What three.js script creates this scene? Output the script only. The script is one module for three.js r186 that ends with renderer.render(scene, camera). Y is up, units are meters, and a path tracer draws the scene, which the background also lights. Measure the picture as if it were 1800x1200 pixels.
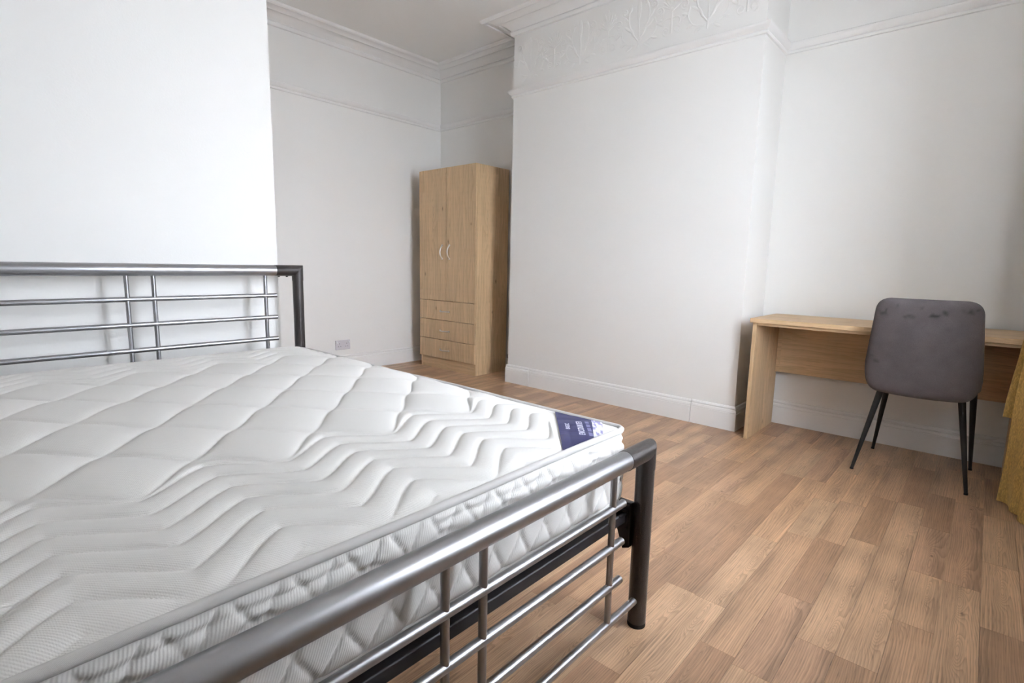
import * as THREE from 'three';
import { mergeGeometries, mergeVertices, toCreasedNormals } from 'three/addons/utils/BufferGeometryUtils.js';
import { RoundedBoxGeometry } from 'three/addons/geometries/RoundedBoxGeometry.js';
import { RectAreaLightUniformsLib } from 'three/addons/lights/RectAreaLightUniformsLib.js';

// ---------------------------------------------------------------- camera, sky, light, exposure
const scene = new THREE.Scene();
const camera = new THREE.PerspectiveCamera(65.59, 1.5, 0.02, 100);
camera.position.set(4.358, 1.0066, 3.7124);
camera.rotation.order = 'YXZ';
camera.rotation.set(THREE.MathUtils.degToRad(-8.2533), THREE.MathUtils.degToRad(41.7854), THREE.MathUtils.degToRad(1.2085));
const renderer = new THREE.WebGLRenderer({ antialias: true });
renderer.toneMapping = THREE.LinearToneMapping;
renderer.toneMappingExposure = 2.45;
renderer.shadowMap.enabled = true;
RectAreaLightUniformsLib.init();
scene.background = new THREE.Color().setRGB(0.895, 0.972, 1.095);   // bright overcast sky beyond the window


// sash window deep in the thick right hand wall, shared by the light and the window builder
const WZ0 = 1.36, WZ1 = 2.32, SILL = 0.82, HEAD = 2.48, DEEP = 0.48, SKY = 12.0, PANEL = 1.2;
{
  const l = new THREE.RectAreaLight(new THREE.Color().setRGB(0.895, 0.972, 1.095), PANEL, WZ1 - WZ0 - 0.12, HEAD - SILL - 0.12), cy = (SILL + HEAD) / 2, cz = (WZ0 + WZ1) / 2;
  l.position.set(4.72 + DEEP - 0.08, cy, cz); l.lookAt(0, cy, cz); l.name = 'daylight'; scene.add(l);
}
scene.backgroundIntensity = SKY;
const ROOM_H = 2.9;

// ---------------------------------------------------------------- helpers
let seed = 20240607;
function rnd() { seed = (seed + 0x6D2B79F5) | 0; let t = Math.imul(seed ^ (seed >>> 15), 1 | seed); t = (t + Math.imul(t ^ (t >>> 7), 61 | t)) ^ t; return ((t ^ (t >>> 14)) >>> 0) / 4294967296; }
const rr = (a, b) => a + (b - a) * rnd();
function hash(x, y) { let h = Math.imul(x | 0, 374761393) + Math.imul(y | 0, 668265263); h = Math.imul(h ^ (h >>> 13), 1274126177); return ((h ^ (h >>> 16)) >>> 0) / 4294967296; }
const sm = (t) => t * t * (3 - 2 * t);
function noise(x, y) { const xi = Math.floor(x), yi = Math.floor(y), u = sm(x - xi), v = sm(y - yi); const a = hash(xi, yi), b = hash(xi + 1, yi), c = hash(xi, yi + 1), d = hash(xi + 1, yi + 1); return a + (b - a) * u + (c - a) * v + (a - b - c + d) * u * v; }
function fbm(x, y, n = 3) { let s = 0, a = 0.5, t = 0; for (let i = 0; i < n; i++) { s += a * noise(x + i * 17.3, y - i * 9.1); t += a; x *= 2; y *= 2; a *= 0.5; } return s / t; }
const clamp = (x, a = 0, b = 1) => Math.min(b, Math.max(a, x));
const sstep = (a, b, x) => sm(clamp((x - a) / (b - a)));
const lerp = (a, b, t) => a + (b - a) * t;

function tex(w, h, fn, srgb = true) {
  const d = new Uint8Array(w * h * 4);
  for (let y = 0; y < h; y++) for (let x = 0; x < w; x++) { const c = fn((x + 0.5) / w, (y + 0.5) / h), i = (y * w + x) * 4; d[i] = clamp(c[0]) * 255; d[i + 1] = clamp(c[1]) * 255; d[i + 2] = clamp(c[2]) * 255; d[i + 3] = 255; }
  const t = new THREE.DataTexture(d, w, h); t.magFilter = THREE.LinearFilter; t.minFilter = THREE.LinearMipmapLinearFilter; t.generateMipmaps = true;
  t.wrapS = t.wrapT = THREE.RepeatWrapping; if (srgb) t.colorSpace = THREE.SRGBColorSpace; t.needsUpdate = true; return t;
}
const taken = new Map();
function numbered(n) { const k = taken.get(n) || 0; taken.set(n, k + 1); return k ? n + '_' + String(k).padStart(3, '0') : n; }
function mesh(name, geo, mat, parent) { const m = new THREE.Mesh(geo, mat); m.name = name; m.castShadow = m.receiveShadow = true; parent.add(m); return m; }
function thing(name, label, category, pos = [0, 0, 0], group) { const g = new THREE.Group(); g.name = numbered(name); g.position.set(...pos); g.userData = { label, category }; if (group) g.userData.group = group; scene.add(g); return g; }
function partGroup(name, parent) { const g = new THREE.Group(); g.name = name; parent.add(g); return g; }
function struct(name, geo, mat, label, category) { const m = mesh(numbered(name), geo, mat, scene); m.userData = { kind: 'structure', label, category }; return m; }
// box by its corner coordinates, uv in metres by the dominant normal
function uvMetres(g, ox = 0, oy = 0, swap = false) {
  const p = g.attributes.position, n = g.attributes.normal, uv = new Float32Array(p.count * 2);
  for (let i = 0; i < p.count; i++) {
    const ax = Math.abs(n.getX(i)), ay = Math.abs(n.getY(i)), az = Math.abs(n.getZ(i)); let u, v;
    if (ax >= ay && ax >= az) { u = p.getZ(i); v = p.getY(i); } else if (ay >= az) { u = p.getX(i); v = p.getZ(i); } else { u = p.getX(i); v = p.getY(i); }
    if (swap) [u, v] = [v, u];
    uv[2 * i] = u + ox; uv[2 * i + 1] = v + oy;
  }
  g.setAttribute('uv', new THREE.BufferAttribute(uv, 2)); return g;
}
function box(x0, x1, y0, y1, z0, z1, r = 0) {
  const w = x1 - x0, h = y1 - y0, d = z1 - z0;
  const g = r ? new RoundedBoxGeometry(w, h, d, 2, r) : new THREE.BoxGeometry(w, h, d);
  g.translate((x0 + x1) / 2, (y0 + y1) / 2, (z0 + z1) / 2); return uvMetres(g);
}
function bar(a, b, r, seg = 20, r2 = r) {
  const A = new THREE.Vector3(...a), B = new THREE.Vector3(...b), d = B.clone().sub(A), L = d.length();
  const g = new THREE.CylinderGeometry(r2, r, L, seg, 1); g.translate(0, L / 2, 0);
  g.applyQuaternion(new THREE.Quaternion().setFromUnitVectors(new THREE.Vector3(0, 1, 0), d.normalize())); g.translate(...a); return g;
}
function tube(pts, r, n = 40, seg = 12, closed = false, k = 0.5) { return new THREE.TubeGeometry(new THREE.CatmullRomCurve3(pts.map((p) => new THREE.Vector3(...p)), closed, 'centripetal', k), n, r, seg, closed); }
function merge(list) { return mergeGeometries(list.map((g) => { const q = g.index ? g.toNonIndexed() : g; for (const k of Object.keys(q.attributes)) if (!['position', 'normal', 'uv'].includes(k)) q.deleteAttribute(k); return q; })); }
// a moulding: profile [[out, y], ...] swept from a to b (plan points), mitred with the neighbours before and after
function moulding(prev, a, b, next, profile) {
  const nrm = (p, q) => { const dx = q[0] - p[0], dz = q[1] - p[1], l = Math.hypot(dx, dz); return [-dz / l, dx / l]; };
  const n = nrm(a, b), off = (m) => { if (!m) return n; const k = 1 + n[0] * m[0] + n[1] * m[1]; return [(n[0] + m[0]) / k, (n[1] + m[1]) / k]; };
  const oa = off(prev && nrm(prev, a)), ob = off(next && nrm(b, next));
  const pos = []; const P = (e, o, [d, y]) => [e[0] + o[0] * d, y, e[1] + o[1] * d];
  const N = profile.length;
  for (let i = 0; i < N - 1; i++) {
    const p0 = P(a, oa, profile[i]), p1 = P(b, ob, profile[i]), p2 = P(b, ob, profile[i + 1]), p3 = P(a, oa, profile[i + 1]);
    pos.push(...p0, ...p2, ...p1, ...p0, ...p3, ...p2);
  }
  const cap = (e, o, flip) => { const c = P(e, o, [0, profile[N - 1][1]]); for (let i = 0; i < N - 1; i++) { const q = P(e, o, profile[i]), r = P(e, o, profile[i + 1]); flip ? pos.push(...c, ...r, ...q) : pos.push(...c, ...q, ...r); } };
  cap(a, oa, false); cap(b, ob, true);
  const back = [P(a, n, [0, profile[0][1]]), P(b, n, [0, profile[0][1]]), P(b, n, [0, profile[N - 1][1]]), P(a, n, [0, profile[N - 1][1]])];
  pos.push(...back[0], ...back[1], ...back[2], ...back[0], ...back[2], ...back[3]);
  let g = new THREE.BufferGeometry(); g.setAttribute('position', new THREE.Float32BufferAttribute(pos, 3));
  g = mergeVertices(g, 1e-5); g.computeVertexNormals(); g = toCreasedNormals(g, 0.6); return uvMetres(g);
}
// a closed cushion: outline(angle) -> [x, y]; grown in rings, thickness along z, then bent by warp(x, y, z) -> [x, y, z]
function cushion(outline, cy, front, back, warp, rings = 18, segs = 72, pw = 5) {
  const pos = [], uv = [], idx = []; const side = (s) => {
    const base = pos.length / 3;
    for (let i = 0; i <= rings; i++) { const t = Math.sin((i / rings) * Math.PI / 2);
      for (let j = 0; j <= segs; j++) { const o = outline((j / segs) * Math.PI * 2), th = Math.pow(1 - Math.pow(t, pw), 1 / 2.6) * (s > 0 ? front : back), oy = cy + (o[1] - cy) * t, w = warp(o[0] * t, oy, s * th); pos.push(...w); uv.push(o[0] * t, oy); } }
    for (let i = 0; i < rings; i++) for (let j = 0; j < segs; j++) { const a = base + i * (segs + 1) + j, b = a + 1, c = a + segs + 1, d = c + 1; s > 0 ? idx.push(a, c, d, a, d, b) : idx.push(a, d, c, a, b, d); }
  }; side(1); side(-1);
  let g = new THREE.BufferGeometry(); g.setAttribute('position', new THREE.Float32BufferAttribute(pos, 3)); g.setAttribute('uv', new THREE.Float32BufferAttribute(uv, 2)); g.setIndex(idx); g.computeVertexNormals(); return g;
}
function roundPoly(pts, r, n = 8) {       // polygon with rounded corners as a dense list of points
  const out = [], N = pts.length;
  for (let i = 0; i < N; i++) { const p = pts[(i + N - 1) % N], c = pts[i], q = pts[(i + 1) % N], R = Array.isArray(r) ? r[i] : r;
    const a = [p[0] - c[0], p[1] - c[1]], b = [q[0] - c[0], q[1] - c[1]], la = Math.hypot(...a), lb = Math.hypot(...b);
    const A = [c[0] + a[0] / la * R, c[1] + a[1] / la * R], B = [c[0] + b[0] / lb * R, c[1] + b[1] / lb * R];
    for (let k = 0; k <= n; k++) { const t = k / n; out.push([lerp(lerp(A[0], c[0], t), lerp(c[0], B[0], t), t), lerp(lerp(A[1], c[1], t), lerp(c[1], B[1], t), t)]); } }
  return out;
}
function polar(poly, cx, cy) {            // outline by angle around (cx, cy)
  return (th) => { const dx = Math.cos(th), dy = Math.sin(th); let best = 0;
    for (let i = 0; i < poly.length; i++) { const a = poly[i], b = poly[(i + 1) % poly.length], ex = b[0] - a[0], ey = b[1] - a[1], den = dx * ey - dy * ex; if (Math.abs(den) < 1e-9) continue;
      const ax = a[0] - cx, ay = a[1] - cy, t = (ax * ey - ay * ex) / den, s = (ax * dy - ay * dx) / den; if (t > 0 && s >= -1e-6 && s <= 1 + 1e-6) best = Math.max(best, t); }
    return [cx + dx * best, cy + dy * best]; };
}

// ---------------------------------------------------------------- materials
const std = (o) => new THREE.MeshStandardMaterial(o);
const rollerBump = tex(256, 256, (u, v) => { const n = 0.6 * noise(u * 64, v * 64) + 0.4 * noise(u * 128 + 7, v * 128); return [n, n, n]; }, false);
rollerBump.repeat.set(3, 3);
const M = {
  wall: std({ color: new THREE.Color().setRGB(0.885, 0.868, 0.838), roughness: 0.75, bumpMap: rollerBump, bumpScale: 0.0002 }),
  ceiling: std({ color: new THREE.Color().setRGB(0.885, 0.868, 0.838), roughness: 0.85, bumpMap: rollerBump, bumpScale: 0.0004 }),
  trim: std({ color: new THREE.Color().setRGB(0.885, 0.868, 0.845), roughness: 0.45 }),
  white: std({ color: new THREE.Color().setRGB(0.8, 0.8, 0.8), roughness: 0.35 }),
  brick: std({ color: new THREE.Color().setRGB(0.35, 0.2, 0.15), roughness: 0.9 }),
};

// wood: nested arches and straight grain with pores
function woodTex(w, h, W, H, o) {         // W, H in metres
  return tex(w, h, (u, v) => {
    const x = u * W, y = v * H, sx = o.s * 13.7, sy = o.s * 7.3;
    const wob = (fbm(x * 14 + sx, y * 2.2 + sy, 3) - 0.5);
    let t = x * o.f + wob * o.wob;
    for (const [cx, cy, wd, amp] of o.arch || []) { const dx = (x - cx) / wd, k = Math.exp(-dx * dx * 1.3) * Math.exp(-Math.pow((y - cy) / (amp * 1.0), 2)); t += k * (7 + wob * 5) ; }
    const f = t - Math.floor(t), ring = Math.pow(f, 2.2) * (1 - sstep(0.86, 1, f));
    const pore = Math.pow(noise(x * 900 + sx, y * 22 + sy), 5);
    const fine = noise(x * 420 + sy, y * 7 + sx) - 0.5, broad = fbm(x * 22 + sx, y * 1.3 + sy, 2) - 0.5, cloud = fbm(x * 9 - sx, y * 5 + sy, 3) - 0.5;
    let kn = 0; for (const [kx, ky, kr] of o.knots || []) { const d = Math.hypot((x - kx), (y - ky) * 0.45) / kr; kn += Math.exp(-d * d * 1.5); }
    const l = 1 - o.ring * ring - o.pore * pore + o.fine * fine + o.broad * broad + o.cloud * cloud - 0.3 * kn;
    return [o.c[0] * l, o.c[1] * (l - 0.012 * ring - 0.03 * kn), o.c[2] * (l - 0.03 * ring - 0.05 * kn)];
  });
}
const plankTints = [[0.76, 0.611, 0.483], [0.785, 0.642, 0.513], [0.714, 0.566, 0.442], [0.77, 0.627, 0.499], [0.704, 0.556, 0.437], [0.801, 0.657, 0.523], [0.745, 0.596, 0.478], [0.765, 0.611, 0.478], [0.724, 0.581, 0.463], [0.775, 0.621, 0.487]];
const plankMats = plankTints.map((c, i) => {
  const arch = i % 2 ? [[0.03 + 0.012 * (i % 4), 0.18 + 0.03 * i, 0.02, 0.10], [0.06 - 0.01 * (i % 3), 0.5, 0.016, 0.085]] : (i % 4 ? [[0.05, 0.34, 0.024, 0.16]] : [[0.02, 0.1, 0.014, 0.12]]);
  const map = woodTex(160, 768, 0.095, 0.7, { s: i + 1, f: 130 + 25 * (i % 3), wob: 6.5, arch, ring: 0.17, pore: 0.20, fine: 0.12, broad: 0.26, cloud: 0.20, c, knots: i % 5 === 1 ? [[0.055, 0.28, 0.005]] : [] });
  map.wrapT = THREE.MirroredRepeatWrapping;
  return std({ map, roughness: 0.36, bumpMap: map, bumpScale: 0.00008 });
});
const oakMap = woodTex(768, 1024, 1.2, 2.0, { s: 31, f: 26, wob: 2.6, arch: [[0.2, 0.5, 0.05, 0.28], [0.62, 1.3, 0.06, 0.34], [0.95, 0.7, 0.05, 0.3], [0.42, 1.7, 0.05, 0.3]], ring: 0.07, pore: 0.14, fine: 0.07, broad: 0.09, cloud: 0.05, c: [0.84, 0.715, 0.56], knots: [[0.3, 0.9, 0.009], [0.34, 0.62, 0.006], [0.7, 0.45, 0.008], [0.55, 1.5, 0.008], [1.0, 1.2, 0.009], [0.1, 1.35, 0.006]] });
oakMap.repeat.set(1 / 1.2, 1 / 2.0);
const oak = std({ map: oakMap, roughness: 0.5, bumpMap: oakMap, bumpScale: 0.0001 });
M.steel = std({ color: new THREE.Color().setRGB(0.35, 0.35, 0.36), metalness: 1, roughness: 0.36 });
const hammerBump = tex(128, 128, (u, v) => { const n = noise(u * 40, v * 40) * 0.6 + noise(u * 80, v * 80) * 0.4; return [n, n, n]; }, false); hammerBump.repeat.set(2, 8);
M.dark = new THREE.MeshPhysicalMaterial({ color: new THREE.Color().setRGB(0.045, 0.038, 0.036), metalness: 0.4, roughness: 0.30, bumpMap: hammerBump, bumpScale: 0.0006, clearcoat: 0.3, clearcoatRoughness: 0.3 });
M.black = std({ color: new THREE.Color().setRGB(0.012, 0.011, 0.013), roughness: 0.45 });
M.blackSatin = std({ color: new THREE.Color().setRGB(0.014, 0.013, 0.014), roughness: 0.5 });
M.rubber = std({ color: new THREE.Color().setRGB(0.01, 0.01, 0.01), roughness: 0.8 });
M.nickel = std({ color: new THREE.Color().setRGB(0.78, 0.74, 0.69), metalness: 1, roughness: 0.3 });
M.pine = std({ color: new THREE.Color().setRGB(0.55, 0.40, 0.24), roughness: 0.6 });

// ---------------------------------------------------------------- the room
const XP = 1.617, ZP = 2.47;              // partition the headboard stands against
const C0 = 1.331, C1 = 3.251, CD = 0.369; // chimney breast
const ZR = -0.036;                        // right hand recess
const XW = 4.72, ZF = 4.75;               // window wall, front wall

// floor: strips of laminate on a subfloor
const floor = struct('floor', box(-0.2, 5.6, -0.12, -0.006, -0.25, 4.95), M.pine, 'brown oak laminate strip floor', 'floor');
{
  const W = 0.095, X0 = 4.445, ends = { '-11': [0.905], '-9': [2.02], '-8': [0.905, 2.18], '-7': [0.89, 1.66, 2.185], '-6': [1.54, 2.375], '-4': [0.903, 1.42, 2.175], '-3': [0.895, 2.18], '-2': [1.53, 1.89], '-1': [0.71, 1.533] };
  const list = [];
  for (let k = -47; k <= 11; k++) {
    const x0 = X0 + k * W, x1 = Math.min(x0 + W, 5.5), fix = ends[k] || [];
    let cuts = [...fix]; if (!cuts.length) cuts.push(rr(0.1, 0.6) + 0.3 * (((k % 3) + 3) % 3));
    let lo = Math.min(...cuts); while (lo > -0.04) { lo -= rr(0.42, 0.66); cuts.push(lo); }
    let hi = Math.max(...cuts); while (hi < 4.75) { hi += rr(0.42, 0.66); cuts.push(hi); }
    cuts = cuts.filter((c) => c > -0.03 && c < 4.74).concat([-0.036, 4.75]).sort((a, b) => a - b);
    for (let i = 0; i + 1 < cuts.length; i++) {
      const z0 = cuts[i], z1 = cuts[i + 1]; if (z1 - z0 < 0.02 || x1 - x0 < 0.02) continue;
      const cx = (x0 + x1) / 2, cz = (z0 + z1) / 2;
      const hid = (cx < XP && cz > ZP) || (cx < 3.5 && cz > 2.75) || cz > 3.4;
      // apparent size, roughly, from the camera
      const d2 = (cx - 4.36) ** 2 + 1 + (cz - 3.71) ** 2;
      list.push({ x0, x1, z0, z1, w: hid ? 0 : (z1 - z0) / Math.pow(d2, 1.5), m: Math.floor(rnd() * plankMats.length), o: rnd() });
    }
  }
  list.sort((a, b) => b.w - a.w);
  const rest = plankMats.map(() => []);
  list.forEach((p, i) => {
    const e = 0.00035, g = box(p.x0 + e, p.x1 - e, -0.006, 0, p.z0 + e, p.z1 - e);
    const P = g.attributes.position, uv = g.attributes.uv;
    for (let j = 0; j < P.count; j++) uv.setXY(j, (P.getX(j) - p.x0) / W, (P.getZ(j) - p.z0) / 0.7 + p.o);
    if (i < 300) mesh('plank', g, plankMats[p.m], floor); else rest[p.m].push(g);
  });
  const far = mesh('far_planks', merge(rest.flat()), plankMats[3], floor); far.userData.kind = 'stuff';
}

struct('ceiling', box(-0.2, 5.6, ROOM_H, ROOM_H + 0.15, -0.25, 4.95), M.ceiling, 'white painted ceiling', 'ceiling');
struct('wall_left', box(-0.2, 0, 0, ROOM_H, -0.25, 4.95), M.wall, 'white alcove wall with a double socket low down', 'wall');
struct('wall_partition', box(0, XP, 0, ROOM_H, ZP, 4.95), M.wall, 'smooth white wall behind the metal headboard', 'wall');
struct('wall_back', merge([box(0, C1, 0, ROOM_H, -0.25, 0), box(C1, 5.6, 0, ROOM_H, -0.25, ZR)]), M.wall, 'white wall behind the wardrobe and the desk', 'wall');
const chimney = struct('wall_chimney', box(C0, C1, 0, ROOM_H, 0, CD), M.wall, 'white chimney breast between the wardrobe and the desk', 'wall');
struct('wall_front', box(XP, 5.6, 0, ROOM_H, ZF, 4.95), M.wall, 'white wall behind the camera', 'wall');
struct('wall_right', merge([box(XW, XW + DEEP, 0, ROOM_H, ZR, WZ0), box(XW, XW + DEEP, 0, ROOM_H, WZ1, ZF), box(XW, XW + DEEP, HEAD, ROOM_H, WZ0, WZ1), box(XW, XW + DEEP, 0, SILL, WZ0, WZ1)]), M.wall, 'thick white wall around the sash window', 'wall');
{
  const w = new THREE.Group(); w.name = 'window_1'; w.userData = { kind: 'structure', label: 'white sash window set deep in the wall beside the curtain', category: 'window' }; scene.add(w);
  const f = 0.05, mid = (SILL + HEAD) / 2, zm = (WZ0 + WZ1) / 2, xa = XW + DEEP - 0.07, xb = XW + DEEP;
  const glass = new THREE.MeshPhysicalMaterial({ color: 0xffffff, roughness: 0, transmission: 1, thickness: 0, ior: 1.5 });
  mesh('window_frame', merge([box(xa, xb, SILL, SILL + f, WZ0, WZ1), box(xa, xb, HEAD - f, HEAD, WZ0, WZ1), box(xa, xb, SILL + f, HEAD - f, WZ0, WZ0 + f), box(xa, xb, SILL + f, HEAD - f, WZ1 - f, WZ1)]), M.white, w);
  mesh('meeting_rail', box(xa + 0.01, xb - 0.01, mid - 0.02, mid + 0.02, WZ0 + f, WZ1 - f), M.white, w);
  mesh('pane', box(xa + 0.033, xa + 0.037, SILL + f, mid - 0.02, WZ0 + f, WZ1 - f), glass, w);
  mesh('pane', box(xa + 0.033, xa + 0.037, mid + 0.02, HEAD - f, WZ0 + f, WZ1 - f), glass, w);
  mesh('window_sill', box(XW - 0.03, xa, SILL - 0.03, SILL + 0.002, WZ0 + 0.001, WZ1 - 0.001, 0.008), M.white, w);
}
struct('ground', box(-30, 60, -0.75, -0.6, -40, 45), std({ color: new THREE.Color().setRGB(0.45, 0.445, 0.43), roughness: 0.95 }), 'grey street outside the window', 'ground');

// cornice, picture rail, skirting: one moulding per wall
const RUN = [[0, ZP], [0, 0], [C0, 0], [C0, CD], [C1, CD], [C1, ZR], [XW, ZR]];
const CORNICE = [[0, 2.795], [0.016, 2.797], [0.024, 2.806], [0.026, 2.820], [0.016, 2.830], [0.022, 2.838], [0.034, 2.846], [0.048, 2.862], [0.068, 2.874], [0.090, 2.879], [0.092, 2.870], [0.108, 2.868], [0.118, 2.878], [0.150, 2.885], [0.168, 2.886], [0.170, 2.878], [0.186, 2.876], [0.196, 2.884], [0.200, 2.9]];
const RAIL = [[0, 2.3325], [0.010, 2.335], [0.014, 2.346], [0.012, 2.352], [0.024, 2.360], [0.033, 2.374], [0.036, 2.380], [0.036, 2.388], [0.028, 2.3925], [0, 2.3925]];
const SKIRT = [[0, 0.153], [0.006, 0.152], [0.011, 0.146], [0.012, 0.139], [0.007, 0.135], [0.009, 0.131], [0.015, 0.128], [0.018, 0.121], [0.018, 0.114], [0.0155, 0.111], [0.018, 0.108], [0.018, 0]];
const sides = ['left', 'back', 'chimney_return', 'chimney', 'chimney_side', 'recess'];
const where = ['on the alcove wall with the socket', 'behind the wardrobe', 'on the chimney side next to the wardrobe', 'across the front of the chimney breast', 'on the chimney side next to the desk', 'behind the desk'];
let trimNo = 0;
for (let i = 0; i < 6; i++) {
  const pv = RUN[i - 1], a = RUN[i], b = RUN[i + 1], nx = RUN[i + 2];
  struct('trim_' + (++trimNo), moulding(pv, a, b, nx, CORNICE), M.trim, 'white plaster cornice ' + where[i], 'cornice');
  struct('trim_' + (++trimNo), moulding(pv, a, b, nx, RAIL), M.trim, 'white picture rail ' + where[i], 'picture rail');
  if (i === 3) {                          // old hearth: three lengths of skirting butted together
    const bs = new THREE.Group(); bs.name = 'baseboard_chimney'; bs.userData = { kind: 'structure', label: 'white skirting across the front of the chimney breast', category: 'skirting' }; scene.add(bs);
    const J = [C0, 1.578, 2.976, C1], e = 0.0016;
    for (let k = 0; k < 3; k++) {
      const pr = k === 1 ? SKIRT.map(([o, y]) => [o * 0.97, y]) : SKIRT.map(([o, y]) => [o, y ? y + 0.002 : y]);
      mesh('skirting_board', moulding(k === 0 ? pv : null, [J[k] + (k ? e : 0), CD], [J[k + 1] - (k < 2 ? e : 0), CD], k === 2 ? nx : null, pr), M.trim, bs);
    }
  } else struct('baseboard_' + sides[i], moulding(pv, a, b, nx, SKIRT), M.trim, 'white skirting board ' + where[i], 'skirting');
}

// frieze of low plaster relief over the chimney picture rail
{
  const rod = (pts, r, n = 18) => { const g = tube(pts.map(([x, y]) => [x, y, 0]), r, n, 6); g.scale(1, 1, 0.55); return g; };
  const leaf = (x, y, a, L, w) => { const g = new THREE.SphereGeometry(1, 10, 6); g.scale(w, L / 2, 0.0045); g.translate(0, L / 2, 0); g.rotateZ(a); g.translate(x, y, 0); return g; };
  const spiral = (cx, cy, r, s, turns = 1.6, a0 = -Math.PI / 2) => { const p = []; for (let k = 0; k <= 22; k++) { const t = k / 22, a = a0 + s * t * turns * 2 * Math.PI, q = r * (1 - 0.85 * t); p.push([cx + Math.cos(a) * q, cy + Math.sin(a) * q]); } return p; };
  const palmette = [];
  for (let k = -4; k <= 4; k++) palmette.push(leaf(0, 0.20, -k * 0.27, 0.125 - Math.abs(k) * 0.012, 0.0085));
  palmette.push(rod([[0, 0.20], [0, 0.12], [0, 0.06]], 0.006), leaf(0, 0.19, 0, 0.03, 0.016));
  for (const s of [-1, 1]) { palmette.push(rod(spiral(s * 0.036, 0.082, 0.026, s), 0.0045, 30), rod([[0, 0.15], [s * 0.03, 0.155], [s * 0.055, 0.14], [s * 0.052, 0.11]], 0.005), rod(spiral(s * 0.085, 0.21, 0.03, -s), 0.0045, 30), leaf(s * 0.06, 0.12, -s * 0.9, 0.06, 0.010)); }
  const spray = [];
  spray.push(rod([[0, 0.03], [0.004, 0.12], [0, 0.22]], 0.006), leaf(0, 0.2, 0, 0.13, 0.017));
  for (const s of [-1, 1]) { spray.push(rod([[0, 0.07], [s * 0.05, 0.14], [s * 0.075, 0.22], [s * 0.06, 0.29], [s * 0.03, 0.30]], 0.006, 26), rod([[s * 0.02, 0.05], [s * 0.09, 0.075], [s * 0.125, 0.13], [s * 0.115, 0.19]], 0.005, 26), rod(spiral(s * 0.105, 0.27, 0.028, s), 0.0045, 30));
    for (const [x, y, a, L] of [[0.05, 0.14, 0.9, 0.07], [0.075, 0.2, 0.7, 0.06], [0.068, 0.26, -0.3, 0.05], [0.09, 0.08, 1.9, 0.05], [0.122, 0.14, 1.2, 0.05], [0.03, 0.1, 0.4, 0.07], [0.04, 0.05, 2.1, 0.05]]) spray.push(leaf(s * x, y, -s * a, L, 0.010)); }
  const gp = merge(palmette), gs = merge(spray);
  for (let k = 0; k < 8; k++) {
    const x = 1.50 + k * 0.234; if (x > C1 - 0.1) break;
    const o = mesh('frieze_ornament', k % 2 ? gp : gs, M.wall, chimney); o.position.set(x, 2.42, CD); o.scale.z = 0.9;
  }
}

// ---------------------------------------------------------------- bed frame
const BZ = 3.105, HX = 1.757, FX = 3.7135, ZN = 2.434, ZO = 2 * BZ - ZN;
const bed = thing('bed_frame', 'double bed frame of silver metal tubes with dark corner posts', 'bed', [0, 0, 0]);
function board(name, X, top, rails, uprightLow, full) {
  const g = partGroup(name, bed), R = 0.0255, J = 0.113;
  mesh('top_rail', bar([X, top, ZN + J], [X, top, ZO - J], R, 32), M.steel, g);
  for (const [z, s] of [[ZN, 1], [ZO, -1]]) {
    // elbow: two tubes meeting in a mitre
    const Q = R * 1.045, P = [], I = [], n = 40, rings = [(c1, s1) => [X + c1 * Q, top + s1 * Q, z + s * J], (c1, s1) => [X + c1 * Q, top + s1 * Q, z - s * s1 * Q], (c1, s1) => [X + c1 * Q, top - 0.05, z - s * s1 * Q]];
    for (let k = 0; k < 2; k++) { const o = P.length / 3; for (let i = 0; i <= n; i++) { const t = (i / n) * Math.PI * 2, c1 = Math.cos(t), s1 = Math.sin(t); P.push(...rings[k](c1, s1), ...rings[k + 1](c1, s1)); } for (let i = 0; i < n; i++) { const e = o + i * 2; I.push(e, e + 1, e + 3, e, e + 3, e + 2); } }
    { const o = P.length / 3; P.push(X, top, z + s * J); for (let i = 0; i <= n; i++) { const t = (i / n) * Math.PI * 2; P.push(...rings[0](Math.cos(t), Math.sin(t))); } for (let i = 0; i < n; i++) I.push(o, o + 1 + i, o + 2 + i); }
    const el = new THREE.BufferGeometry(); el.setAttribute('position', new THREE.Float32BufferAttribute(P, 3)); el.setAttribute('uv', new THREE.Float32BufferAttribute(new Float32Array(P.length / 3 * 2).map((_, i) => { const v = Math.floor(i / 2); return i % 2 ? P[v * 3 + 2] * 6 : P[v * 3 + 1] * 6; }), 2)); el.setIndex(I); if (s < 0) el.index.array.forEach((_, i, a) => { if (i % 3 === 0) { const t = a[i + 1]; a[i + 1] = a[i + 2]; a[i + 2] = t; } }); el.computeVertexNormals();
    mesh('corner_elbow', el, M.dark, g).userData.label = 'dark metal elbow';
    mesh('post', bar([X, 0.012, z], [X, top - 0.03, z], R, 32), M.dark, g).userData.label = 'dark hammered metal corner post';
    mesh('foot_cap', bar([X, 0, z], [X, 0.012, z], R * 1.0, 28), M.rubber, g);
    for (const q of [0.045, 0.085]) { const sc = new THREE.SphereGeometry(0.006, 12, 8); sc.scale(1, 0.7, 1); sc.translate(X, top - R - 0.003, z + s * (q + 0.01)); mesh('screw', sc, M.dark, g); }
  }
  for (const [y, ext] of rails) { const z0 = ext ? ZN + 0.01 : 2.545; mesh('rail', bar([X, y, z0], [X, y, 2 * BZ - z0], 0.0105, 20), M.steel, g); }
  for (const z of [2.597, 3.058, 3.152, 2 * BZ - 2.597]) mesh('upright', bar([X, uprightLow, z], [X, top - 0.02, z], 0.0085, 16), M.steel, g);
  return g;
}
board('headboard', HX, 0.9542, [[0.8335, 0], [0.7278, 0], [0.6219, 0], [0.40, 1]], 0.40);
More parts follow.
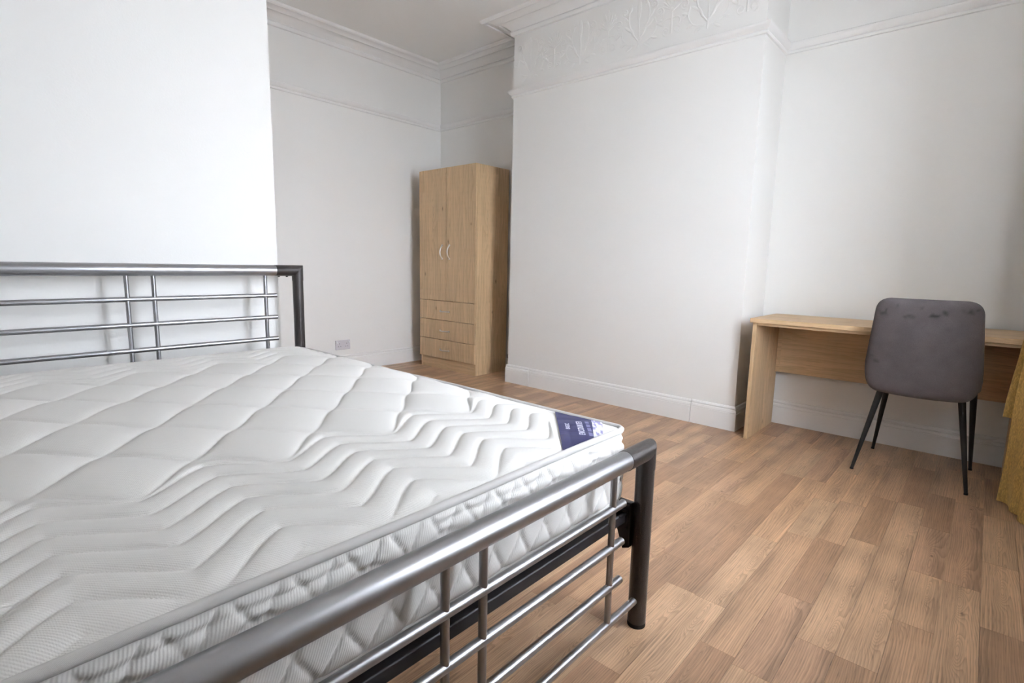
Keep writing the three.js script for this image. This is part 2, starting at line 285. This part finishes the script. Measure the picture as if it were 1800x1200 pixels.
const fb = board('footboard', FX, 0.5156, [[0.4015, 0], [0.2965, 0], [0.1887, 0], [0.0827, 1]], 0.0827);
for (const z of [ZN, ZO]) { const b = new THREE.SphereGeometry(0.011, 16, 10); b.scale(1, 1, 0.6); b.translate(FX, 0.293, z + Math.sign(z - BZ) * 0.027); mesh('bolt', b, M.dark, fb); }
{
  const Y = 0.335;
  for (const s of [-1, 1]) {
    const z = BZ + s * (BZ - ZN - 0.03);
    mesh('side_rail', merge([box(HX + 0.02, FX - 0.03, Y - 0.045, Y + 0.006, z - 0.003, z + 0.003), box(HX + 0.02, FX - 0.03, Y - 0.003, Y, Math.min(z, z - s * 0.035), Math.max(z, z - s * 0.035))]), M.black, bed);
    const sh = new THREE.Shape([[-0.025, 0.36], [0.02, 0.36], [0.02, 0.235], [0.003, 0.228], [-0.02, 0.29], [-0.025, 0.30]].map((p) => new THREE.Vector2(...p)));
    const pl = new THREE.ExtrudeGeometry(sh, { depth: 0.02, bevelEnabled: true, bevelSize: 0.002, bevelThickness: 0.002, bevelSegments: 1 }); pl.translate(FX - 0.045, 0, z - 0.012 + s * 0.012);
    mesh('bracket', pl, M.black, bed);
    const ph = pl.clone(); ph.translate(HX - FX + 0.088, 0, 0); mesh('bracket', ph, M.black, bed);
  }
  mesh('cross_rail', box(FX - 0.065, FX - 0.035, Y - 0.03, Y, ZN + 0.03, ZO - 0.03, 0.004), M.black, bed);
  mesh('cross_rail', box(HX + 0.03, HX + 0.06, Y - 0.03, Y, ZN + 0.03, ZO - 0.03, 0.004), M.black, bed);
  mesh('centre_rail', box(HX + 0.05, FX - 0.06, Y - 0.03, Y - 0.004, BZ - 0.015, BZ + 0.015), M.black, bed);
  for (let k = 0; k < 15; k++) { const x = HX + 0.10 + k * 0.122; mesh('slat', box(x, x + 0.06, Y - 0.002, Y + 0.010, ZN + 0.035, ZO - 0.035, 0.003), M.pine, bed); }
}

// ---------------------------------------------------------------- mattress
const MX0 = 1.795, MX1 = 3.655, MZ0 = 2.445, MZ1 = 2 * BZ - MZ0, MY0 = 0.352, MY1 = 0.566;
const knit = tex(256, 256, (u, v) => { const a = Math.sin((u + v) * 2 * Math.PI * 22), b = Math.sin((u - v) * 2 * Math.PI * 22), n = 0.5 + 0.22 * a + 0.13 * a * b + 0.25 * (noise(u * 128, v * 128) - 0.5); return [n, n, n]; }, false);
knit.repeat.set(9, 9);
const twill = tex(128, 128, (u, v) => { const n = 0.5 + 0.4 * Math.sin((u * 20 + v * 6) * 2 * Math.PI) + 0.2 * (noise(u * 64, v * 64) - 0.5); return [n, n, n]; }, false);
twill.repeat.set(11, 11);
M.knit = new THREE.MeshPhysicalMaterial({ color: new THREE.Color().setRGB(0.77, 0.745, 0.71), roughness: 0.9, bumpMap: knit, bumpScale: 0.00045, sheen: 0.25, sheenRoughness: 0.6 });
M.border = std({ color: new THREE.Color().setRGB(0.75, 0.725, 0.69), roughness: 0.9, bumpMap: twill, bumpScale: 0.0004 });
M.tape = std({ color: new THREE.Color().setRGB(0.73, 0.705, 0.675), roughness: 0.8, bumpMap: twill, bumpScale: 0.0004 });
const mat = thing('mattress', 'white quilted double mattress on the metal bed frame', 'mattress');
const tri = (z) => { const f = (z - 2.83) / 0.2645, g = f - Math.floor(f); const t = g < 0.5 ? g * 2 : 2 - g * 2; return sm(t) * 0.45 + t * 0.55; };   // 0 at 2.83, 1 half a period on
function quilt(x, z) {                    // height of the padding between the stitch lines, 0..1 scaled in metres
  const XC = (MX0 + MX1) / 2, m = x > XC ? x : 2 * XC - x;      // the head end mirrors the foot end
  const t = tri(z);
  const chev = (m - 3.205 - 0.092 * t) / 0.0695;
  const u1 = (m - 3.15 - 0.14 * t) / 0.28, u2 = (m - 3.15 + 0.14 * t) / 0.28;
  const dist = (a) => Math.abs(a - Math.round(a));
  const puff = (d, w) => 1 - Math.exp(-d / w);
  const hC = 0.0082 * Math.pow(puff(dist(chev) * 0.0695, 0.012), 0.8);
  const d1 = dist(u1) * 0.28 * 0.72, d2 = dist(u2) * 0.28 * 0.72;
  const hD = 0.0145 * Math.pow(puff(d1, 0.030) * puff(d2, 0.030), 0.62);
  return lerp(hD, hC, sstep(-0.35, 0.15, chev));
}
const labelMask = (x, z) => sstep(0.0, 0.02, (x - 3.40) - (z - 2.49) * 0.98 ) * 1;
function topY(x, z, q = true) {
  const e = Math.min(x - MX0, MX1 - x, z - MZ0, MZ1 - z);
  const hd = lerp(1, 0.5, sstep(2.5, 3.3, x)), dome = (0.022 * sstep(0.0, 0.18, e) + 0.011 * sstep(0, 0.06, e)) * hd;
  const lab = labelMask(x, z), edge = sstep(0.004, 0.07, Math.min(z - MZ0, MZ1 - z)) * sstep(0.004, 0.04, Math.min(x - MX0, MX1 - x));
  return MY1 + dome * (1 - 0.45 * lab) + (q ? quilt(x, z) * edge * (1 - 0.85 * lab) : 0) + 0.0035 * (fbm(x * 5, z * 5) - 0.5) * edge;
}
function cornered(x, z) {                 // pull the square corners in to a small radius
  const r = 0.03, cx = clamp(x, MX0 + r, MX1 - r), cz = clamp(z, MZ0 + r, MZ1 - r), dx = x - cx, dz = z - cz, d = Math.hypot(dx, dz), m = Math.max(Math.abs(dx), Math.abs(dz));
  return d > 1e-6 && dx && dz ? [cx + dx * m / d, cz + dz * m / d] : [x, z];
}
{
  const nx = 400, nz = 290, pos = [], uv = [], idx = [];
  for (let i = 0; i <= nx; i++) for (let j = 0; j <= nz; j++) { const x = lerp(MX0, MX1, i / nx), z = lerp(MZ0, MZ1, j / nz), [X, Z] = cornered(x, z); pos.push(X, topY(x, z), Z); uv.push(x, z); }
  for (let i = 0; i < nx; i++) for (let j = 0; j < nz; j++) { const a = i * (nz + 1) + j, b = a + 1, c = a + nz + 1, d = c + 1; idx.push(a, b, d, a, d, c); }
  const g = new THREE.BufferGeometry(); g.setAttribute('position', new THREE.Float32BufferAttribute(pos, 3)); g.setAttribute('uv', new THREE.Float32BufferAttribute(uv, 2)); g.setIndex(idx); g.computeVertexNormals();
  mesh('quilted_top', g, M.knit, mat);
  // rounded perimeter as a list of (x, z, nx, nz, length along)
  const per = [], r = 0.03; let s = 0;
  const add = (x, z, a, b) => { if (per.length) { const p = per[per.length - 1]; s += Math.hypot(x - p[0], z - p[1]); } per.push([x, z, a, b, s]); };
  const line = (x0, z0, x1, z1, a, b) => { const n = Math.round(Math.hypot(x1 - x0, z1 - z0) / 0.004); for (let k = 0; k < n; k++) add(lerp(x0, x1, k / n), lerp(z0, z1, k / n), a, b); };
  const arc = (cx, cz, a0) => { for (let k = 0; k < 8; k++) { const a = a0 + (k / 8) * Math.PI / 2; add(cx + r * Math.cos(a), cz + r * Math.sin(a), Math.cos(a), Math.sin(a)); } };
  line(MX1, MZ0 + r, MX1, MZ1 - r, 1, 0); arc(MX1 - r, MZ1 - r, 0); line(MX1 - r, MZ1, MX0 + r, MZ1, 0, 1); arc(MX0 + r, MZ1 - r, Math.PI / 2); line(MX0, MZ1 - r, MX0, MZ0 + r, -1, 0); arc(MX0 + r, MZ0 + r, Math.PI); line(MX0 + r, MZ0, MX1 - r, MZ0, 0, -1); arc(MX1 - r, MZ0 + r, 1.5 * Math.PI);
  add(MX1, MZ0 + r, 1, 0);
  const P = [], U = [], I = [], nv = 44, n = per.length;
  for (let i = 0; i < n; i++) { const [x, z, a, b, l] = per[i];
    for (let j = 0; j <= nv; j++) {
      const t = j / nv, y = lerp(MY1 - 0.006, MY0 + 0.006, t), h = MY1 - y;
      // diamonds, and pinched horizontal tucks below the top tape
      const p = 0.084, q1 = (l + h * 0.62) / p, q2 = (l - h * 0.62) / p, dd = (v) => Math.abs(v - Math.round(v)) * p;
      const st = (1 - Math.exp(-dd(q1) / 0.007)) * (1 - Math.exp(-dd(q2) / 0.007));
      const row = Math.exp(-Math.pow((h - 0.062 - 0.010 * Math.sin(l * 37.4)) / 0.006, 2)), tuck = Math.exp(-Math.pow((h - 0.034 - 0.012 * (noise(l * 12, 9.2) - 0.5)) / 0.006, 2)) * sstep(0.35, 0.75, noise(l * 13, 3.1));
      const bulge = 0.010 * Math.sin(Math.PI * t) + 0.004 * (noise(l * 9, t * 5) - 0.5), end = sstep(0, 0.07, t) * sstep(0, 0.07, 1 - t);
      const o = -0.006 + bulge + (0.0090 * Math.pow(st, 0.6) - 0.0055 * row - 0.006 * tuck) * end;
      P.push(x + a * o, y, z + b * o); U.push(l, y);
    } }
  for (let i = 0; i + 1 < n; i++) for (let j = 0; j < nv; j++) { const a = i * (nv + 1) + j, b = a + 1, c = a + nv + 1, d = c + 1; I.push(a, c, d, a, d, b); }
  const gb = new THREE.BufferGeometry(); gb.setAttribute('position', new THREE.Float32BufferAttribute(P, 3)); gb.setAttribute('uv', new THREE.Float32BufferAttribute(U, 2)); gb.setIndex(I); gb.computeVertexNormals();
  mesh('quilted_border', gb, M.border, mat);
  const sub = per.filter((_, i) => i % 9 === 0), ring = (y, k) => tube(sub.map(([x, z, a, b, l]) => [x + a * k, y + 0.0015 * Math.sin(l * 7), z + b * k]), 0.0085, 360, 12, true);
  mesh('tape_edge', ring(MY1 - 0.001, -0.002), M.tape, mat);
  mesh('tape_edge', ring(MY0 + 0.005, -0.004), M.tape, mat);
  mesh('underside', box(MX0 + 0.01, MX1 - 0.01, MY0, MY0 + 0.01, MZ0 + 0.01, MZ1 - 0.01), M.border, mat);

  // corner label: a woven patch held under the tape at the foot corner
  const cv = document.createElement('canvas'); cv.width = 1024; cv.height = 320; const c = cv.getContext('2d');   // page 0.335 m wide, 0.105 m high
  c.fillStyle = '#33345f'; c.fillRect(0, 0, 1024, 320);
  for (let k = 0; k < 60; k++) { c.strokeStyle = k % 2 ? 'rgba(88,88,140,0.25)' : 'rgba(36,36,78,0.25)'; c.lineWidth = 2 + 3 * rnd(); c.beginPath(); const x = 1024 * rnd(); c.moveTo(x, 0); c.bezierCurveTo(x + 40 * (rnd() - 0.5), 100, x + 60 * (rnd() - 0.5), 220, x + 30 * (rnd() - 0.5), 320); c.stroke(); }
  c.fillStyle = '#d6d6e6'; c.textAlign = 'center'; c.textBaseline = 'middle';
  c.font = 'bold 50px sans-serif'; c.fillText('BASIC', 530, 76, 150);
  c.save(); c.translate(518, 182); c.scale(1, 1.2); c.font = 'bold 58px sans-serif'; c.fillText('ENCOUNTER', 0, 0, 400); c.restore();
  c.fillStyle = '#77779f'; for (let k = 0; k < 4; k++) c.fillRect(340 + k * 94, 234, 74, 32);
  const lt = new THREE.CanvasTexture(cv); lt.colorSpace = THREE.SRGBColorSpace;
  const lm = std({ map: lt, roughness: 0.45 });
  // page: reading direction runs towards -z, down the page towards +x; the patch is a four sided piece of that page
  const lp = [], lu = [], li = [], N = 40, wp = [], wu = [];
  const A = [3.425, 2.468], B = [3.643, 2.722], C = [3.643, 2.588], D = [3.548, 2.458], E2 = [3.643, 2.545], F = [3.585, 2.458];
  const patch = (P, U, a, b, c3, d) => { for (let i = 0; i <= N; i++) for (let j = 0; j <= N; j++) { const s2 = i / N, t = j / N, x = lerp(lerp(a[0], b[0], t), lerp(d[0], c3[0], t), s2), z = lerp(lerp(a[1], b[1], t), lerp(d[1], c3[1], t), s2);
    P.push(x, topY(x, z) + 0.0035 + 0.0022 * (noise(x * 40, z * 14) - 0.3), z); U.push(((x - B[0]) * -0.651 + (z - B[1]) * -0.758) / 0.335, 1 - ((x - B[0]) * 0.758 - (z - B[1]) * 0.651) / 0.105); } };
  patch(lp, lu, A, B, C, D); patch(wp, wu, D, C, E2, F);
  for (let i = 0; i < N; i++) for (let j = 0; j < N; j++) { const a = i * (N + 1) + j, b = a + 1, c2 = a + N + 1, d = c2 + 1; li.push(a, b, d, a, d, c2); }
  const lg = new THREE.BufferGeometry(); lg.setAttribute('position', new THREE.Float32BufferAttribute(lp, 3)); lg.setAttribute('uv', new THREE.Float32BufferAttribute(lu, 2)); lg.setIndex(li); lg.computeVertexNormals();
  { const wg = new THREE.BufferGeometry(); wg.setAttribute('position', new THREE.Float32BufferAttribute(wp, 3)); wg.setAttribute('uv', new THREE.Float32BufferAttribute(wu, 2)); wg.setIndex(li); wg.computeVertexNormals();
    const wt = tex(128, 128, (u, v) => { const n = fbm(u * 16, v * 9, 3), k = sstep(0.42, 0.6, n); return [lerp(0.86, 0.60, k), lerp(0.86, 0.58, k), lerp(0.91, 0.74, k)]; });
    mesh('label_edge', wg, std({ map: wt, roughness: 0.6 }), mat).userData.label = 'pale lilac printed edge of the corner label'; }
  mesh('corner_label', lg, lm, mat).userData.label = 'navy woven corner label with white lettering';
}

// ---------------------------------------------------------------- wardrobe
function bowHandle(len, depth, r) {       // along y, standing out along +z
  const p = []; for (let k = 0; k <= 16; k++) { const t = k / 16; p.push([0, (t - 0.5) * len, depth * Math.pow(Math.sin(Math.PI * t), 0.75)]); }
  const g = tube(p, r, 32, 10); const a = new THREE.CylinderGeometry(r * 1.5, r * 1.7, 0.006, 14); a.rotateX(Math.PI / 2); a.translate(0, len / 2, 0.003); const b = a.clone(); b.translate(0, -len, 0); return merge([g, a, b]);
}
{
  const x0 = 0.2135, x1 = 0.9855, zf = 0.444, zc = zf - 0.019, zb = 0.024, H = 1.859, T = 0.018, pl = 0.105;
  const w = thing('wardrobe', 'tall oak effect wardrobe with two doors over three drawers', 'wardrobe');
  const wood = (g, ox = 0, oy = 0, swap = false) => uvMetres(g, ox, oy, swap);
  mesh('side_panel', wood(box(x0, x0 + T, 0, H, zb, zc, 0.001), 0.3), oak, w);
  mesh('side_panel', wood(box(x1 - T, x1, 0, H, zb, zc, 0.001), 0.12, 0.05), oak, w);
  mesh('top_panel', wood(box(x0 + T, x1 - T, H - T, H, zb, zc), 0.1, 0.3, true), oak, w);
  mesh('back_panel', box(x0 + T, x1 - T, pl, H - T, zb, zb + 0.006), oak, w);
  mesh('plinth', wood(box(x0 + T + 0.0006, x1 - T - 0.0006, 0.0, pl - 0.003, zc - 0.024, zc - 0.004), 0.4, 0.1, true), oak, w);
  mesh('base_shelf', box(x0 + T, x1 - T, pl - 0.003, pl + 0.012, zb + 0.006, zc), oak, w);
  const xm = (x0 + x1) / 2, ys = [pl, 0.287, 0.473, 0.656];
  const hd = bowHandle(0.122, 0.030, 0.0060);
  for (const [a, b, hx, ox] of [[x0, xm - 0.0014, 0.548, 0.0], [xm + 0.0014, x1, 0.648, 0.37]]) {
    const d = mesh('door', wood(box(a, b, ys[3] + 0.0025, H, zc + 0.003, zf, 0.0012), ox, 0.0), oak, w);
    const h = mesh('handle', hd, M.nickel, d); h.position.set(hx, 1.107, zf); h.userData.label = 'brushed nickel bow handle';
  }
  for (let k = 0; k < 3; k++) {
    const d = mesh('drawer', wood(box(x0, x1, ys[k] + 0.0025, ys[k + 1] - 0.0025, zc + 0.003, zf, 0.0012), 0.17 * k + 0.2, 0.31 * k), oak, w);
    const h = mesh('handle', hd, M.nickel, d); h.rotation.z = Math.PI / 2; h.position.set(0.583, (ys[k] + ys[k + 1]) / 2 - 0.006, zf); h.userData.label = 'brushed nickel bow handle';
  }
}

// ---------------------------------------------------------------- desk
{
  const x0 = 3.338, x1 = 4.545, zb = -0.012, zf = 0.490, H = 0.727, T = 0.025;
  const d = thing('desk', 'oak effect panel desk against the white wall', 'desk');
  mesh('desk_top', uvMetres(box(x0, x1, H - T, H, zb, zf, 0.002), 0.2, 0.1, true), oak, d);
  mesh('side_panel', uvMetres(box(x0 + 0.014, x0 + 0.014 + 0.022, 0, H - T, zb + 0.012, zf - 0.012, 0.0015), 0.5, 0.4), oak, d);
  mesh('side_panel', uvMetres(box(x1 - 0.014 - 0.022, x1 - 0.014, 0, H - T, zb + 0.012, zf - 0.012, 0.0015), 0.8, 0.1), oak, d);
  mesh('modesty_panel', uvMetres(box(x0 + 0.037, x1 - 0.037, 0.354, H - T - 0.001, 0.012, 0.030, 0.001), 0.0, 0.6, true), oak, d);
  mesh('edge_batten', uvMetres(box(x0 + 0.037, x1 - 0.037, H - T - 0.016, H - T - 0.0005, zf - 0.034, zf - 0.016, 0.001), 0.0, 0.2, true), oak, d);
}

// ---------------------------------------------------------------- chair
{
  const velvetMap = tex(512, 512, (u, v) => {
    const n = fbm(u * 10, v * 10, 4), f = noise(u * 300, v * 300);
    let l = 0.93 + 0.16 * (n - 0.5) + 0.10 * (f - 0.5);
    // pressed nap: dark finger marks along the upper edge and one at the side
    for (const [mx, my, r, a] of [[0.14, 0.83, 0.036, 0.36], [0.155, 0.87, 0.022, 0.25], [0.37, 0.82, 0.028, 0.22], [0.33, 0.81, 0.018, 0.2], [0.59, 0.835, 0.026, 0.38], [0.56, 0.825, 0.018, 0.28], [0.655, 0.87, 0.024, 0.36], [0.68, 0.85, 0.018, 0.2], [0.83, 0.90, 0.026, 0.34], [0.26, 0.915, 0.026, 0.18], [0.45, 0.915, 0.026, 0.15], [0.10, 0.32, 0.022, 0.22], [0.085, 0.36, 0.018, 0.15], [0.90, 0.91, 0.018, 0.25]]) { const wx = (noise(u * 22, v * 22) - 0.5) * 0.05, d = Math.hypot(u - mx + wx, (v - my) * 1.25 - wx * 0.6) / r; l -= a * Math.exp(-d * d); }
    return [0.395 * l, 0.368 * l, 0.375 * l];
  });
  const velvet = new THREE.MeshPhysicalMaterial({ map: velvetMap, roughness: 0.85, sheen: 0.5, sheenRoughness: 0.45, sheenColor: new THREE.Color().setRGB(0.35, 0.34, 0.38) });
  const ch = thing('dining_chair', 'dark grey velvet chair with black metal legs tucked under the desk', 'chair', [4.155, 0, 0.36]);
  const B = roundPoly([[-0.2, 0.422], [0, 0.414], [0.2, 0.422], [0.2275, 0.52], [0.194, 0.886], [-0.194, 0.886], [-0.2275, 0.52]], [0.05, 0.1, 0.05, 0.06, 0.06, 0.06, 0.06], 10);
  const warp = (x, y, z) => { const t = (y - 0.436) / 0.45; return [x, y - 0.02 * Math.pow(Math.abs(x) / 0.22, 2) * (1 - t) * 0 , 0.212 + 0.055 * t - 0.040 * Math.pow(Math.abs(x) / 0.22, 2.4) + z]; };
  const gB = cushion(polar(B, 0, 0.66), 0.66, 0.030, 0.032, warp, 22, 96, 7);
  { const uv = gB.attributes.uv; for (let i = 0; i < uv.count; i++) uv.setXY(i, uv.getX(i) / 0.45 + 0.5, (uv.getY(i) - 0.43) / 0.46); }
  const bk = mesh('backrest', gB, velvet, ch);
  const seam = []; for (let k = 0; k < 120; k++) { const o = polar(B, 0, 0.66)((k / 120) * Math.PI * 2); const w = warp(o[0] * 0.995, 0.66 + (o[1] - 0.66) * 0.995, 0.001); seam.push(w); }
  mesh('piping', tube(seam, 0.0035, 200, 6, true), velvet, bk);
  const S = roundPoly([[-0.232, -0.25], [0.232, -0.25], [0.225, 0.165], [-0.225, 0.165]], [0.07, 0.07, 0.07, 0.07], 10);
  const gS = cushion(polar(S, 0, 0), 0, 0.05, 0.022, (x, y, z) => [x, 0.455 + z + 0.02 * Math.pow(Math.abs(x) / 0.235, 3), y * 1], 16, 80, 6);
  gS.index.array.forEach((_, i, a) => { if (i % 3 === 0) { const t = a[i + 1]; a[i + 1] = a[i + 2]; a[i + 2] = t; } }); gS.computeVertexNormals();
  mesh('seat', gS, velvet, ch);
  mesh('seat_frame', merge([box(-0.17, 0.17, 0.418, 0.434, 0.105, 0.165, 0.004), box(-0.17, 0.17, 0.418, 0.434, -0.19, -0.13, 0.004), box(-0.165, -0.125, 0.418, 0.434, -0.16, 0.14), box(0.125, 0.165, 0.418, 0.434, -0.16, 0.14)]), M.blackSatin, ch);
  for (const [fx, fz, tx, tz] of [[3.930, 0.578, 4.006, 0.498], [3.958, 0.121, 4.004, 0.215], [4.381, 0.575, 4.318, 0.498], [4.386, 0.152, 4.356, 0.222]]) {
    const l = mesh('leg', bar([fx - 4.155, 0.004, fz - 0.36], [tx - 4.155, 0.43, tz - 0.36], 0.0075, 18, 0.0155), M.blackSatin, ch);
    mesh('foot_cap', bar([fx - 4.155, 0, fz - 0.36], [fx - 4.155, 0.008, fz - 0.36], 0.0085, 14), M.rubber, l);
  }
}

// ---------------------------------------------------------------- double socket
{
  const s = thing('wall_socket', 'double plug socket low on the alcove wall left of the wardrobe', 'socket', [0, 0.2475, 1.168]);
  const plate = std({ color: new THREE.Color().setRGB(0.66, 0.63, 0.66), roughness: 0.4 }), hole = std({ color: new THREE.Color().setRGB(0.05, 0.05, 0.05), roughness: 0.8 });
  const fp = mesh('face_plate', (() => { const g = new RoundedBoxGeometry(0.011, 0.087, 0.147, 3, 0.004); g.translate(0.0055, 0, 0); return g; })(), plate, s);
  for (const z of [-0.036, 0.036]) {
    mesh('switch', (() => { const g = new RoundedBoxGeometry(0.006, 0.020, 0.012, 2, 0.0015); g.rotateZ(0.12); g.translate(0.0125, 0.024, z + (z > 0 ? 0.022 : -0.022)); return g; })(), M.white, s);
    for (const [dy, dz, h, w] of [[0.012, 0, 0.008, 0.0045], [-0.014, -0.011, 0.0045, 0.007], [-0.014, 0.011, 0.0045, 0.007]]) mesh('pin_hole', box(0.0104, 0.0113, dy - h / 2, dy + h / 2, z + dz - w / 2, z + dz + w / 2), hole, fp);
  }
  for (const z of [-0.06, 0.06]) { const g = new THREE.CylinderGeometry(0.0028, 0.0028, 0.001, 10); g.rotateZ(Math.PI / 2); g.translate(0.0112, 0, z); mesh('screw', g, M.nickel, s); }
}

// ---------------------------------------------------------------- curtain
{
  const vmap = tex(256, 256, (u, v) => { const n = 0.86 + 0.2 * (noise(u * 90, v * 30) - 0.5) + 0.14 * (noise(u * 256, v * 256) - 0.5); return [0.90 * n, 0.735 * n, 0.42 * n]; });
  vmap.repeat.set(4, 4);
  const cloth = new THREE.MeshPhysicalMaterial({ map: vmap, roughness: 0.9, sheen: 0.4, sheenRoughness: 0.5, sheenColor: new THREE.Color().setRGB(0.5, 0.45, 0.25), side: THREE.DoubleSide });
  const c = thing('curtain', 'mustard velvet curtain hanging to the floor beside the desk', 'curtain');
  function drape(pts, y0, y1, thick, sway) {
    const cu = new THREE.CatmullRomCurve3(pts.map(([x, z]) => new THREE.Vector3(x, 0, z)), false, 'centripetal'), n = 120, m = 60, P = [], U = [], I = [];
    const L = cu.getLength(), layer = (o) => { for (let j = 0; j <= m; j++) { const t = j / m, y = lerp(y0, y1, t); for (let i = 0; i <= n; i++) { const s = i / n, p = cu.getPointAt(s), d = cu.getTangentAt(s), w = sway(s, y); P.push(p.x - d.z * o + w[0], y + (t === 0 ? 0.004 * Math.sin(s * 19) + 0.004 : 0), p.z + d.x * o + w[1]); U.push(s * L, y); } } };
    layer(thick / 2); layer(-thick / 2); const K = (n + 1) * (m + 1), q = (a, b, cc, d) => I.push(a, b, d, a, d, cc);
    for (let j = 0; j < m; j++) for (let i = 0; i < n; i++) { const a = j * (n + 1) + i; q(a, a + 1, a + n + 1, a + n + 2); q(K + a, K + a + n + 1, K + a + 1, K + a + n + 2); }
    for (let i = 0; i < n; i++) { q(i, K + i, i + 1, K + i + 1); const a = m * (n + 1) + i; q(a, a + 1, K + a, K + a + 1); }
    for (let j = 0; j < m; j++) for (const e of [0, n]) { const a = j * (n + 1) + e; q(a, a + n + 1, K + a, K + a + n + 1); }
    const g = new THREE.BufferGeometry(); g.setAttribute('position', new THREE.Float32BufferAttribute(P, 3)); g.setAttribute('uv', new THREE.Float32BufferAttribute(U, 2)); g.setIndex(I); g.computeVertexNormals(); return g;
  }
  mesh('drape', drape([[4.486, 0.575], [4.508, 0.592], [4.524, 0.625], [4.535, 0.668], [4.556, 0.70], [4.566, 0.735], [4.55, 0.775], [4.57, 0.81], [4.62, 0.815], [4.64, 0.78], [4.63, 0.73], [4.65, 0.69], [4.68, 0.70]], 0.004, 2.56, 0.006, (s, y) => [0.035 * sstep(0, 1.2, y) * (1 - s) + 0.004 * Math.sin(y * 9 + s * 20), 0.01 * Math.sin(y * 3 + s * 8)]), cloth, c);
  mesh('turned_back_edge', drape([[4.468, 0.512], [4.478, 0.525], [4.50, 0.53], [4.53, 0.527], [4.56, 0.54], [4.60, 0.535], [4.64, 0.55], [4.68, 0.53]], 0.372, 2.56, 0.008, (s, y) => [0.03 * sstep(0.36, 0.8, y) * (1 - s), 0.03 * sstep(0.5, 2.5, y) + 0.004 * Math.sin(y * 8 + s * 9)]), cloth, c);
  const pole = thing('curtain_pole', 'dark curtain pole over the window', 'curtain pole');
  mesh('rod', bar([4.64, 2.585, 0.45], [4.64, 2.585, 3.75], 0.014, 18), M.black, pole);
  for (const z of [0.45, 3.75]) { const g = new THREE.SphereGeometry(0.026, 18, 12); g.translate(4.64, 2.585, z); mesh('finial', g, M.black, pole); }
  for (const z of [0.6, 3.6]) mesh('bracket', box(4.64, XW, 2.575, 2.595, z - 0.01, z + 0.01), M.black, pole);
}

renderer.render(scene, camera);
